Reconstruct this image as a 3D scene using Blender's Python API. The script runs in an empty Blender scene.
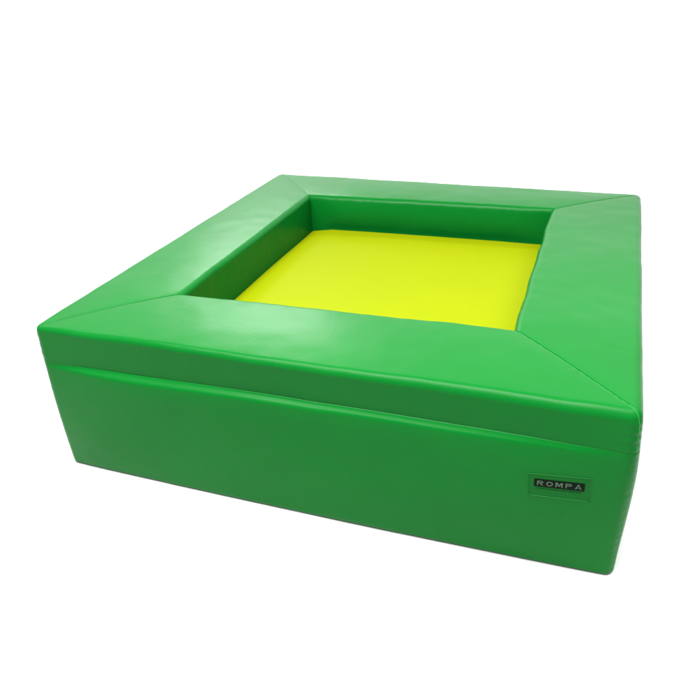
import bpy, bmesh, math
from mathutils import Vector, noise

S = bpy.context.scene
C = S.collection

# ------------------------------------------------------------------ camera
cam = bpy.data.cameras.new('camera')
cam.sensor_width = 36
cam.lens = 35.71
cam.clip_start = 0.05
cam.clip_end = 200
co = bpy.data.objects.new('camera', cam)
C.objects.link(co)
co.location = (1.8207, -1.6694, 1.6588)
co.rotation_euler = (1.0656, 0.0426, 0.3376)
S.camera = co

# ------------------------------------------------------------------ world and lamps
w = bpy.data.worlds.new('World')
S.world = w
w.use_nodes = True
w.node_tree.nodes['Background'].inputs[0].default_value = (1, 1, 1, 1)
w.node_tree.nodes['Background'].inputs[1].default_value = 0.45
S.view_settings.view_transform = 'Standard'
S.view_settings.look = 'None'
S.view_settings.exposure = -0.05
S.view_settings.gamma = 1


def softbox(name, loc, target, sx, sy, power, col=(1, 1, 1)):
    l = bpy.data.lights.new(name, 'AREA')
    l.shape = 'RECTANGLE'
    l.size, l.size_y = sx, sy
    l.energy = power
    l.color = col
    o = bpy.data.objects.new(name, l)
    C.objects.link(o)
    o.location = loc
    o.rotation_euler = (Vector(target) - Vector(loc)).to_track_quat('-Z', 'Y').to_euler()
    return o


softbox('overhead_softbox', (0.5, -1.3, 4.2), (0.4, -0.6, 0), 3.6, 1.8, 270)
softbox('edge_highlight_strip', (0.7, -0.2, 3.7), (0.7, -0.2, 0), 3.4, 0.30, 225)  # added lamp, puts a bright line on the front top edge
softbox('right_floor_fill', (3.9, 0.8, 2.8), (3.3, 0.7, 0), 1.2, 2.8, 36).data.spread = math.radians(80)  # added fill, clears the pool's shadow from the floor on the right
softbox('backdrop_fill', (-1.0, 5.5, 5.0), (-1.0, 7.8, 0.5), 14.0, 2.0, 900)  # added fill, keeps the sweep behind the pool white
softbox('rear_window_softbox', (-1.55, 4.75, 3.0), (0.7, 0.3, 0.6), 1.5, 1.0, 75)

# ------------------------------------------------------------------ materials


def mat(name, col, rough, spec=0.5, grain=260.0, gstr=0.12, var=0.0, broad=0.0, coat=0.0):
    m = bpy.data.materials.new(name)
    m.use_nodes = True
    nt = m.node_tree
    N, L = nt.nodes, nt.links
    b = N['Principled BSDF']
    b.inputs['Roughness'].default_value = rough
    b.inputs['Specular IOR Level'].default_value = spec
    b.inputs['Base Color'].default_value = (*col, 1)
    b.inputs['Coat Weight'].default_value = coat
    b.inputs['Coat Roughness'].default_value = 0.3
    tc = N.new('ShaderNodeTexCoord')
    if var:
        n = N.new('ShaderNodeTexNoise')
        n.inputs['Scale'].default_value = 3.0
        n.inputs['Detail'].default_value = 5
        L.new(tc.outputs['Object'], n.inputs['Vector'])
        r = N.new('ShaderNodeMapRange')
        r.inputs[1].default_value = .1
        r.inputs[2].default_value = .9
        r.inputs[3].default_value = 1 - var
        r.inputs[4].default_value = 1 + var
        L.new(n.outputs[0], r.inputs[0])
        v = N.new('ShaderNodeVectorMath')
        v.operation = 'SCALE'
        v.inputs[0].default_value = col
        L.new(r.outputs[0], v.inputs['Scale'])
        L.new(v.outputs[0], b.inputs['Base Color'])
        rr = N.new('ShaderNodeMapRange')
        rr.inputs[1].default_value = .1
        rr.inputs[2].default_value = .9
        rr.inputs[3].default_value = rough - .05
        rr.inputs[4].default_value = rough + .07
        L.new(n.outputs[0], rr.inputs[0])
        L.new(rr.outputs[0], b.inputs['Roughness'])
    last = None
    if gstr:
        n2 = N.new('ShaderNodeTexVoronoi')
        n2.feature = 'SMOOTH_F1'
        n2.inputs['Scale'].default_value = grain
        L.new(tc.outputs['Object'], n2.inputs['Vector'])
        bp = N.new('ShaderNodeBump')
        bp.inputs['Strength'].default_value = gstr
        bp.inputs['Distance'].default_value = 0.0006
        L.new(n2.outputs['Distance'], bp.inputs['Height'])
        last = bp
    if broad:
        n3 = N.new('ShaderNodeTexNoise')
        n3.inputs['Scale'].default_value = 9.0
        n3.inputs['Detail'].default_value = 4
        n3.inputs['Roughness'].default_value = .55
        L.new(tc.outputs['Object'], n3.inputs['Vector'])
        b2 = N.new('ShaderNodeBump')
        b2.inputs['Strength'].default_value = broad
        b2.inputs['Distance'].default_value = 0.01
        L.new(n3.outputs[0], b2.inputs['Height'])
        if last:
            L.new(last.outputs[0], b2.inputs['Normal'])
        last = b2
    if last:
        L.new(last.outputs[0], b.inputs['Normal'])
    return m


M_green = mat('green_vinyl', (0.0018, 0.123, 0.0135), 0.30, 0.08, gstr=.3, var=0.07, broad=0.07)
M_thread = mat('green_thread', (0.03, 0.26, 0.05), 0.7, 0.2, gstr=0)
M_yellow = mat('yellow_vinyl', (0.212, 0.255, 0.0015), 0.5, 0.015, var=0.03, broad=0.08)
M_tag = mat('clear_tag_film', (0.005, 0.105, 0.014), 0.40, 0.05, gstr=0)
M_tagedge = mat('tag_weld', (0.009, 0.130, 0.022), 0.45, 0.1, gstr=0)
M_black = mat('black_print', (0.003, 0.008, 0.004), 0.5, 0.04, gstr=0)
M_letter = mat('grey_print', (0.055, 0.10, 0.06), 0.5, 0.2, gstr=0)
M_floor = mat('white_studio_floor', (0.66, 0.66, 0.66), 0.9, 0.0, gstr=0)

# ------------------------------------------------------------------ helpers


def link(name, me, m, parent=None, smooth=True):
    me.materials.append(m)
    if smooth:
        for p in me.polygons:
            p.use_smooth = True
    o = bpy.data.objects.new(name, me)
    C.objects.link(o)
    if parent:
        o.parent = parent
    return o


def grid_mesh(name, rows, flip=False):
    n, m = len(rows), len(rows[0])
    vs = [v for r in rows for v in r]
    fs = []
    for i in range(n - 1):
        for j in range(m - 1):
            f = (i * m + j, i * m + j + 1, (i + 1) * m + j + 1, (i + 1) * m + j)
            fs.append(f[::-1] if flip else f)
    me = bpy.data.meshes.new(name)
    me.from_pydata(vs, [], fs)
    me.update()
    return me


# ------------------------------------------------------------------ setting: seamless white sweep
R = 2.5
prof = [(-9.0, 0.0), (5.5, 0.0)]
for k in range(1, 17):
    a = math.pi / 2 * k / 16
    prof.append((5.5 + R * math.sin(a), R - R * math.cos(a)))
prof.append((5.5 + R, 6.5))
rows = [[(x, y, z) for (y, z) in prof] for x in (-11, -5, 0, 2, 7, 13)]
fl = link('floor', grid_mesh('floor', rows, flip=True), M_floor)
fl['kind'] = 'structure'

# ------------------------------------------------------------------ the ball pool
H = 0.60
OUT = [Vector((0.000, -0.002)), Vector((2.008, -0.002)), Vector((2.024, 2.026)), Vector((0.012, 2.075))]
INN = [Vector((0.375, 0.390)), Vector((1.614, 0.410)), Vector((1.616, 1.700)), Vector((0.371, 1.682))]
W = 0.385
RC = 0.030        # plan radius of the vertical corners

pool = bpy.data.objects.new('ball_pool', None)
C.objects.link(pool)
pool['label'] = 'square padded green vinyl ball pool with low soft walls on white floor'
pool['category'] = 'ball pool'

# samples along a wall, close together near the mitres
half = [0, .0006, .0012, .0020, .0030, .0042, .0056, .0072, .009, .011, .0135, .017, .021, .026, .032, .04, .05]
k = .05
while k < .495:
    k += .45 / 68
    half.append(k)
half = half[:-1] if half[-1] > .4999 else half
SS = half + [1 - q for q in reversed(half)]


def nz(x, y, z=0.0):
    return noise.noise(Vector((x, y, z)))


def place(i, s, o, z, disp=0.0):
    """wall i, s along 0..1, o inward distance from outer face, z height -> world point"""
    a, b = OUT[i], OUT[(i + 1) % 4]
    c, d = INN[i], INN[(i + 1) % 4]
    Lw = (b - a).length
    al = (b - a).normalized()
    inn = Vector((-al.y, al.x))
    q = o / W
    p0 = a.lerp(c, q)
    p1 = b.lerp(d, q)
    p = p0.lerp(p1, s)
    # rounded vertical corners: square -> circle in plan
    for end in (0, 1):
        t = s if end == 0 else 1 - s
        dx = o + t * (Lw - 2 * o)
        u, v = RC - dx, RC - o
        if u > 0 and v > 0:
            g = max(u, v) / math.hypot(u, v)
            sh_u, sh_v = u * (1 - g), v * (1 - g)
            p = p + (al if end == 0 else -al) * sh_u + inn * sh_v
    return p


def ends(s, Lw, o):
    t = min(s, 1 - s)
    return t * (Lw - 2 * o)          # distance along wall from the mitre plane


def win(d, r):
    return 1 - math.exp(-(d / r) ** 1.5) if d > 0 else 0.0


def face_noise(i, x, z, d, corner):
    w1 = win(d, .10)
    v = (.0045 * nz(x * 2.1 + i * 5, z * 4, 2.0) + .0014 * nz(x * 9, z * 11, 3.0 + i)) * w1
    # short gathers running off the sewn vertical corner
    g = (.0034 if corner == 1 else .0018)
    g *= .45 + .55 * max(0, min(1, (z - .30) / .15))
    v += g * (nz(z * 62 + d * 9, corner * 3.7, 1.0) + .2) * math.exp(-d / .020)
    v -= (.011 if corner == 1 else .007) * math.sin(math.pi * max(0, min(1, z / .585)) ** (1.6 if corner == 1 else 1)) * math.exp(-d / .35) * (corner < 2)
    # shallow diagonal drag folds
    t = math.sin((x * 1.0 + z * 1.7) * 9 + 3 * nz(x * 2, z * 2, 8))
    v += .0008 * max(0, t) ** 4 * w1 * nz(x * 1.3, z * 2, 5)
    return v


def wall_point(i, s, o, z, kind, zs=.455):
    Lw = (OUT[(i + 1) % 4] - OUT[i]).length
    d = ends(s, Lw, max(o, 0))
    corner = i if s < .5 else (i + 1) % 4
    w1 = win(d, .10)
    x = s * Lw
    oo, zz = o, z
    if kind == 'top':
        # crown, gentle waves of foam under vinyl, sunk mitre seam
        q = min(max(o / W, 0), 1)
        p = place(i, s, o, z)
        fz = max(0.0, min(1.0, (z - .50) / .1))
        zz += fz * (.007 * math.sin(math.pi * q) ** .7 - .0035)
        zz += fz * .0035 * nz(p.x * 3.1, p.y * 3.1, 4.0)
        zz += fz * .0012 * nz(p.x * 11, p.y * 11, 1.5) * (0.3 + 0.7 * win(d, .05))
        dm = d / 1.414
        zz -= fz * (1, 1, .6, .35)[corner] * (.0034 * math.exp(-(dm / .0020) ** 2) + .0035 * math.exp(-dm / .022))
        # puckers along the mitre seam near the outer corner
        zz += fz * .0022 * nz(o * 70 + corner * 9, dm * 12, corner) * math.exp(-dm / .013) * (.45 + .8 * math.exp(-o / .12))
        rim = math.exp(-((o - W + .01) / .03) ** 2)
        zz += fz * rim * .0010 * nz(x * 14, o * 9, i + 2.0) * w1
        # outer face of the band
        out = max(0.0, 1 - o / .05)
        if o < .05:
            oo += out * face_noise(i, x, z, d, corner) 
        # inner face
        inn = max(0.0, 1 - (W - o) / .05)
        if inn > 0:
            oo += inn * (.014 * math.sin(math.pi * max(0, min(1, (z - .425) / .17))) if i == 2 else (.003 if i == 3 else .010) * math.sin(math.pi * max(0, min(1, (z - .30) / .30)))) * w1
            oo += inn * (.005 * nz(x * 3.3 + i * 5, z * 5, 7.0) + .0010 * nz(x * 12, z * 15, 9.0) + .0016 * max(0, nz(x * 26 + 4 * z, z * 4, 6.0)) * (z > .3)) * w1
    else:
        out = max(0.0, 1 - o / .05) if z > .001 else 0
        amp = win(d, .22)
        tt = max(0.0, min(1.0, (zs - z) / .020))
        sh = tt * tt * (3 - 2 * tt) * math.exp(-(max(0.0, zs - z) / .13) ** 2)          # fold that juts out under the seam
        fade = 1.0 if i else (1 - .75 * max(0, min(1, (s - .45) / .45)))
        oo -= out * sh * (.012 if i == 0 else .004) * amp * fade * (1 + .35 * nz(x * 2.1, 5.0 + i))
        oo -= out * .013 * math.sin(math.pi * max(0, min(1, z / .45))) ** .8 * win(d, .12)
        oo -= max(0.0, 1 - o / .06) * .010 * (4 * s * (1 - s)) * (1 - z / .6)
        oo += out * face_noise(i, x, z, d, corner) * min(1, z / .03)
    return oo, zz


SEAM = [0.460, 0.462, 0.462, 0.462]


def seam_z(i, s):
    if i == 0:
        return .4515 + .014 * s + .006 * math.sin(s * math.pi) + .0025 * nz(s * 6, 1)
    return .452 + .0135 * (s if i == 0 else (1 - s if i == 3 else 1)) * 1.0 + .006 * math.sin(s * math.pi) * (1 if i != 1 else .3)


def arc(cx, cz, r, a0, a1, n):
    return [(cx + r * math.cos(math.radians(a0 + (a1 - a0) * k / n)),
             cz + r * math.sin(math.radians(a0 + (a1 - a0) * k / n))) for k in range(n + 1)]


def lin(p, q, n, first=True):
    return [(p[0] + (q[0] - p[0]) * k / n, p[1] + (q[1] - p[1]) * k / n) for k in range(0 if first else 1, n + 1)]


for i in range(4):
    Lw = (OUT[(i + 1) % 4] - OUT[i]).length
    # --- lower padded body: from the tuck behind the seam, down the outside, underneath, up the inside
    rows_b, rows_t, welt = [], [], []
    for s in SS:
        zs = seam_z(i, s)
        d = ends(s, Lw, 0)
        hollow = (.0065 if i == 0 else .003) * win(d, .15)
        body = [(.016, zs + .004), (hollow + .003, zs + .003), (hollow - .0002, zs + .0012)]
        body += lin((hollow - .0002, zs + .0012), (.0, zs - .012), 9, False)
        body += lin((0, zs - .012), (0, .014), 80, False)
        body += arc(.013, .013, .013, 180, 270, 8)[1:]
        body += lin((.013, 0), (W - .01, 0), 6, False)
        body += arc(W - .01, .01, .01, 270, 360, 3)[1:]
        body += lin((W, .01), (W, .30), 4, False)
        r = []
        for (o, z) in body:
            oo, zz = wall_point(i, s, o, z, 'body', zs)
            p = place(i, s, oo, zz)
            r.append((p.x, p.y, zz))
        rows_b.append(r)
        # --- top cover: inner face, over the top, down the outer band to the seam
        rt = .020 + (.012 * s if i == 0 else .006)
        if i == 3:
            rt = .020 + .006 * (1 - s)
        # radius must agree at the shared corners
        cr = [.015, .030, .024, .022]
        rt = cr[i] + (cr[(i + 1) % 4] - cr[i]) * s
        ri = .024
        top = lin((W, .29), (W, H - ri), 26)
        top += arc(W - ri, H - ri, ri, 0, 90, 9)[1:]
        top += lin((W - ri, H), (rt, H), 46, False)
        top += arc(rt, H - rt, rt, 90, 180, 10)[1:]
        top += lin((0, H - rt), (hollow, zs + .004), 30, False)
        top += [(hollow + .0005, zs + .001), (hollow + .005, zs - .0002), (hollow + .012, zs + .001)]
        r = []
        for (o, z) in top:
            oo, zz = wall_point(i, s, o, z, 'top')
            p = place(i, s, oo, zz)
            r.append((p.x, p.y, zz))
        rows_t.append(r)
    body_o = link('padded_wall', grid_mesh('padded_wall', rows_b, flip=False), M_green, pool)
    top_o = link('top_cover', grid_mesh('top_cover', rows_t, flip=True), M_green, body_o)


def tube(name, pts, r, m, parent, seg=6):
    vs, fs = [], []
    n = len(pts)
    for k, p in enumerate(pts):
        t = (pts[min(k + 1, n - 1)] - pts[max(k - 1, 0)]).normalized()
        up = Vector((0, 0, 1)) if abs(t.z) < .9 else Vector((1, 0, 0))
        a = t.cross(up).normalized()
        b = t.cross(a).normalized()
        for j in range(seg):
            an = 2 * math.pi * j / seg
            vs.append(p + a * r * math.cos(an) + b * r * math.sin(an))
    for k in range(n - 1):
        for j in range(seg):
            fs.append((k * seg + j, k * seg + (j + 1) % seg, (k + 1) * seg + (j + 1) % seg, (k + 1) * seg + j))
    me = bpy.data.meshes.new(name)
    me.from_pydata([tuple(v) for v in vs], [], fs)
    me.update()
    return link(name, me, m, parent)


# welt sewn into each mitre: along the top and down the corner
for i in range(4):
    pts = []
    rt = [.015, .030, .024, .022][i]
    path = lin((W - .02, H), (rt, H), 60) + arc(rt, H - rt, rt, 90, 180, 10)[1:]
    path += lin((0, H - rt), (0, .47), 14, False)
    for (o, z) in path:
        oo, zz = wall_point(i, 0, o, z, 'top')
        p = place(i, 0, oo, zz)
        pts.append(Vector((p.x, p.y, zz - (.0006, -.0002, .0012, .0016)[i])))
    tube('seam_welt', pts, .0013, M_thread if i == 1 else M_green, pool)

# ------------------------------------------------------------------ yellow base mat
ZM = .434
NX, NY = 120, 120
mi = [Vector((INN[0].x - .004, INN[0].y - .01)), Vector((INN[1].x + .01, INN[1].y - .01)),
      Vector((INN[2].x + .010, INN[2].y - .016)), Vector((INN[3].x - .004, INN[3].y - .014))]
rows = []
for a in range(NX + 1):
    row = []
    for b in range(NY + 1):
        u, v = a / NX, b / NY
        p = mi[0].lerp(mi[1], u).lerp(mi[3].lerp(mi[2], u), v)
        du = min(u, 1 - u) * 1.25
        dv = min(v, 1 - v) * 1.29
        de = min(du, dv)
        z = ZM - .020 * math.exp(-de / .014) - .09 * max(0.0, 1 - (1 - v) / .012)                      # rounded edge of the mat
        x = u * 1.25
        fold = .13 + .02 * (1 - v)
        z -= .018 * max(0, 1 - x / fold)                          # strip that falls away beside the left wall
        z += .0045 * nz(p.x * 2.3, p.y * 2.3, 2) + .0006 * nz(p.x * 9, p.y * 9, 5)
        row.append((p.x, p.y, z))
    rows.append(row)
link('base_mat', grid_mesh('base_mat', rows, flip=False), M_yellow, pool)

# ------------------------------------------------------------------ maker's label, welded on the front
tagE = None


def front_y(x, z):
    s = x / 2.008
    oo, zz = wall_point(0, s, 0.0, z, 'body')
    return place(0, s, oo, zz).y


def patch(name, quad, off, m, parent, nu=24, nv=10, rim=0.0):
    rows = []
    for a in range(nu + 1):
        row = []
        for b in range(nv + 1):
            u, v = a / nu, b / nv
            x0 = quad[0][0] + (quad[1][0] - quad[0][0]) * u
            z0 = quad[0][1] + (quad[1][1] - quad[0][1]) * u
            x1 = quad[3][0] + (quad[2][0] - quad[3][0]) * u
            z1 = quad[3][1] + (quad[2][1] - quad[3][1]) * u
            x, z = x0 + (x1 - x0) * v, z0 + (z1 - z0) * v
            row.append((x, front_y(x, z) - off, z))
        rows.append(row)
    return link(name, grid_mesh(name, rows, flip=False), m, parent)


DZ = .019
TQ = [(1.7296, .3382 + DZ), (1.9017, .3522 + DZ), (1.9065, .2702 + DZ), (1.7342, .2618 + DZ)]     # tl tr br bl
lab = patch('maker_label', TQ, .0012, M_tag, pool)
lab['label'] = 'small rectangular label with black bar reading ROMPA'
# raised weld round the label
pts = []
for k in range(4):
    p, q = TQ[k], TQ[(k + 1) % 4]
    for t in range(16):
        x, z = p[0] + (q[0] - p[0]) * t / 16, p[1] + (q[1] - p[1]) * t / 16
        pts.append(Vector((x, front_y(x, z) - .0016, z)))
pts.append(pts[0].copy())
tube('weld_edge', pts, .0011, M_tagedge, lab)
BQ = [(1.7488, .3241 + DZ), (1.8876, .3325 + DZ), (1.8890, .3040 + DZ), (1.7493, .2972 + DZ)]
patch('name_bar', BQ, .0020, M_black, lab)


def bar_point(u, v):
    x0 = BQ[0][0] + (BQ[1][0] - BQ[0][0]) * u
    z0 = BQ[0][1] + (BQ[1][1] - BQ[0][1]) * u
    x1 = BQ[3][0] + (BQ[2][0] - BQ[3][0]) * u
    z1 = BQ[3][1] + (BQ[2][1] - BQ[3][1]) * u
    return x1 + (x0 - x1) * v, z1 + (z0 - z1) * v


def ring(cx, cy, rx, ry, a0, a1, n):
    return [(cx + rx * math.cos(math.radians(a0 + (a1 - a0) * t / n)), cy + ry * math.sin(math.radians(a0 + (a1 - a0) * t / n))) for t in range(n + 1)]


def band(outer, inner):
    """quads between two polylines of equal length"""
    return [[outer[t], outer[t + 1], inner[t + 1], inner[t]] for t in range(len(outer) - 1)]


T = .21
bowl_o = [(T, 1.0)] + ring(.62, .72, .38, .28, 90, -90, 12) + [(T, .44)]
bowl_i = [(T, .80)] + ring(.60, .72, .17, .09, 90, -90, 12) + [(T, .63)]
GL = {
    'R': [[(0, 0), (T, 0), (T, 1), (0, 1)]] + band(bowl_o, bowl_i) + [[(.42, .44), (.68, .44), (1.03, 0), (.78, 0)]],
    'O': band(ring(.5, .5, .54, .5, 0, 360, 28), ring(.5, .5, .33, .30, 0, 360, 28)),
    'M': [[(0, 0), (0, 1), (.27, 1), (.5, .48), (.73, 1), (1, 1), (1, 0), (.81, 0), (.81, .66), (.58, .16), (.42, .16), (.19, .66), (.19, 0)]],
    'P': [[(0, 0), (T, 0), (T, 1), (0, 1)]] + band(bowl_o, bowl_i),
    'A': [[(-.03, 0), (.39, 1), (.61, 1), (1.03, 0), (.80, 0), (.72, .22), (.28, .22), (.20, 0)]],
}
vs, fs = [], []
for k, ch in enumerate('ROMPA'):
    uw = .125 if ch != 'M' else .145
    for poly in GL[ch]:
        base = len(vs)
        for (gx, gy) in poly:
            u = (k + .5) / 5 * .94 + .03 + (gx - .5) * uw
            x, z = bar_point(u, .20 + .60 * gy)
            vs.append((x, front_y(x, z) - .0027, z))
        fs.append(list(range(base, len(vs))))
me = bpy.data.meshes.new('lettering')
me.from_pydata(vs, [], fs)
me.update()
link('lettering', me, M_letter, lab, smooth=False)
vs = []
for (gx, gy) in ((.35, .38), (.65, .38), (.5, .76)):
    u = 4.5 / 5 * .94 + .03 + (gx - .5) * .125
    x, z = bar_point(u, .20 + .60 * gy)
    vs.append((x, front_y(x, z) - .0031, z))
me = bpy.data.meshes.new('letter_counter')
me.from_pydata(vs, [], [(0, 1, 2)])
me.update()
link('letter_counter', me, M_black, lab, smooth=False)
# the line of minute print under the bar
vs, fs = [], []
u = .05
k = 0
while u < .95:
    wd = [.014, .010, .018, .012, .016][k % 5]
    zt, zb = -.16, -.27 + (.03 if k % 3 else 0)
    b = len(vs)
    for (uu, vv) in ((u, zb), (u + wd, zb), (u + wd, zt), (u, zt)):
        x, z = bar_point(uu, vv)
        vs.append((x, front_y(x, z) - .0022, z))
    fs.append((b, b + 1, b + 2, b + 3))
    u += wd + (.008 if k % 6 else .022)
    k += 1
me = bpy.data.meshes.new('small_print')
me.from_pydata(vs, [], fs)
me.update()
link('small_print', me, M_black, lab, smooth=False)
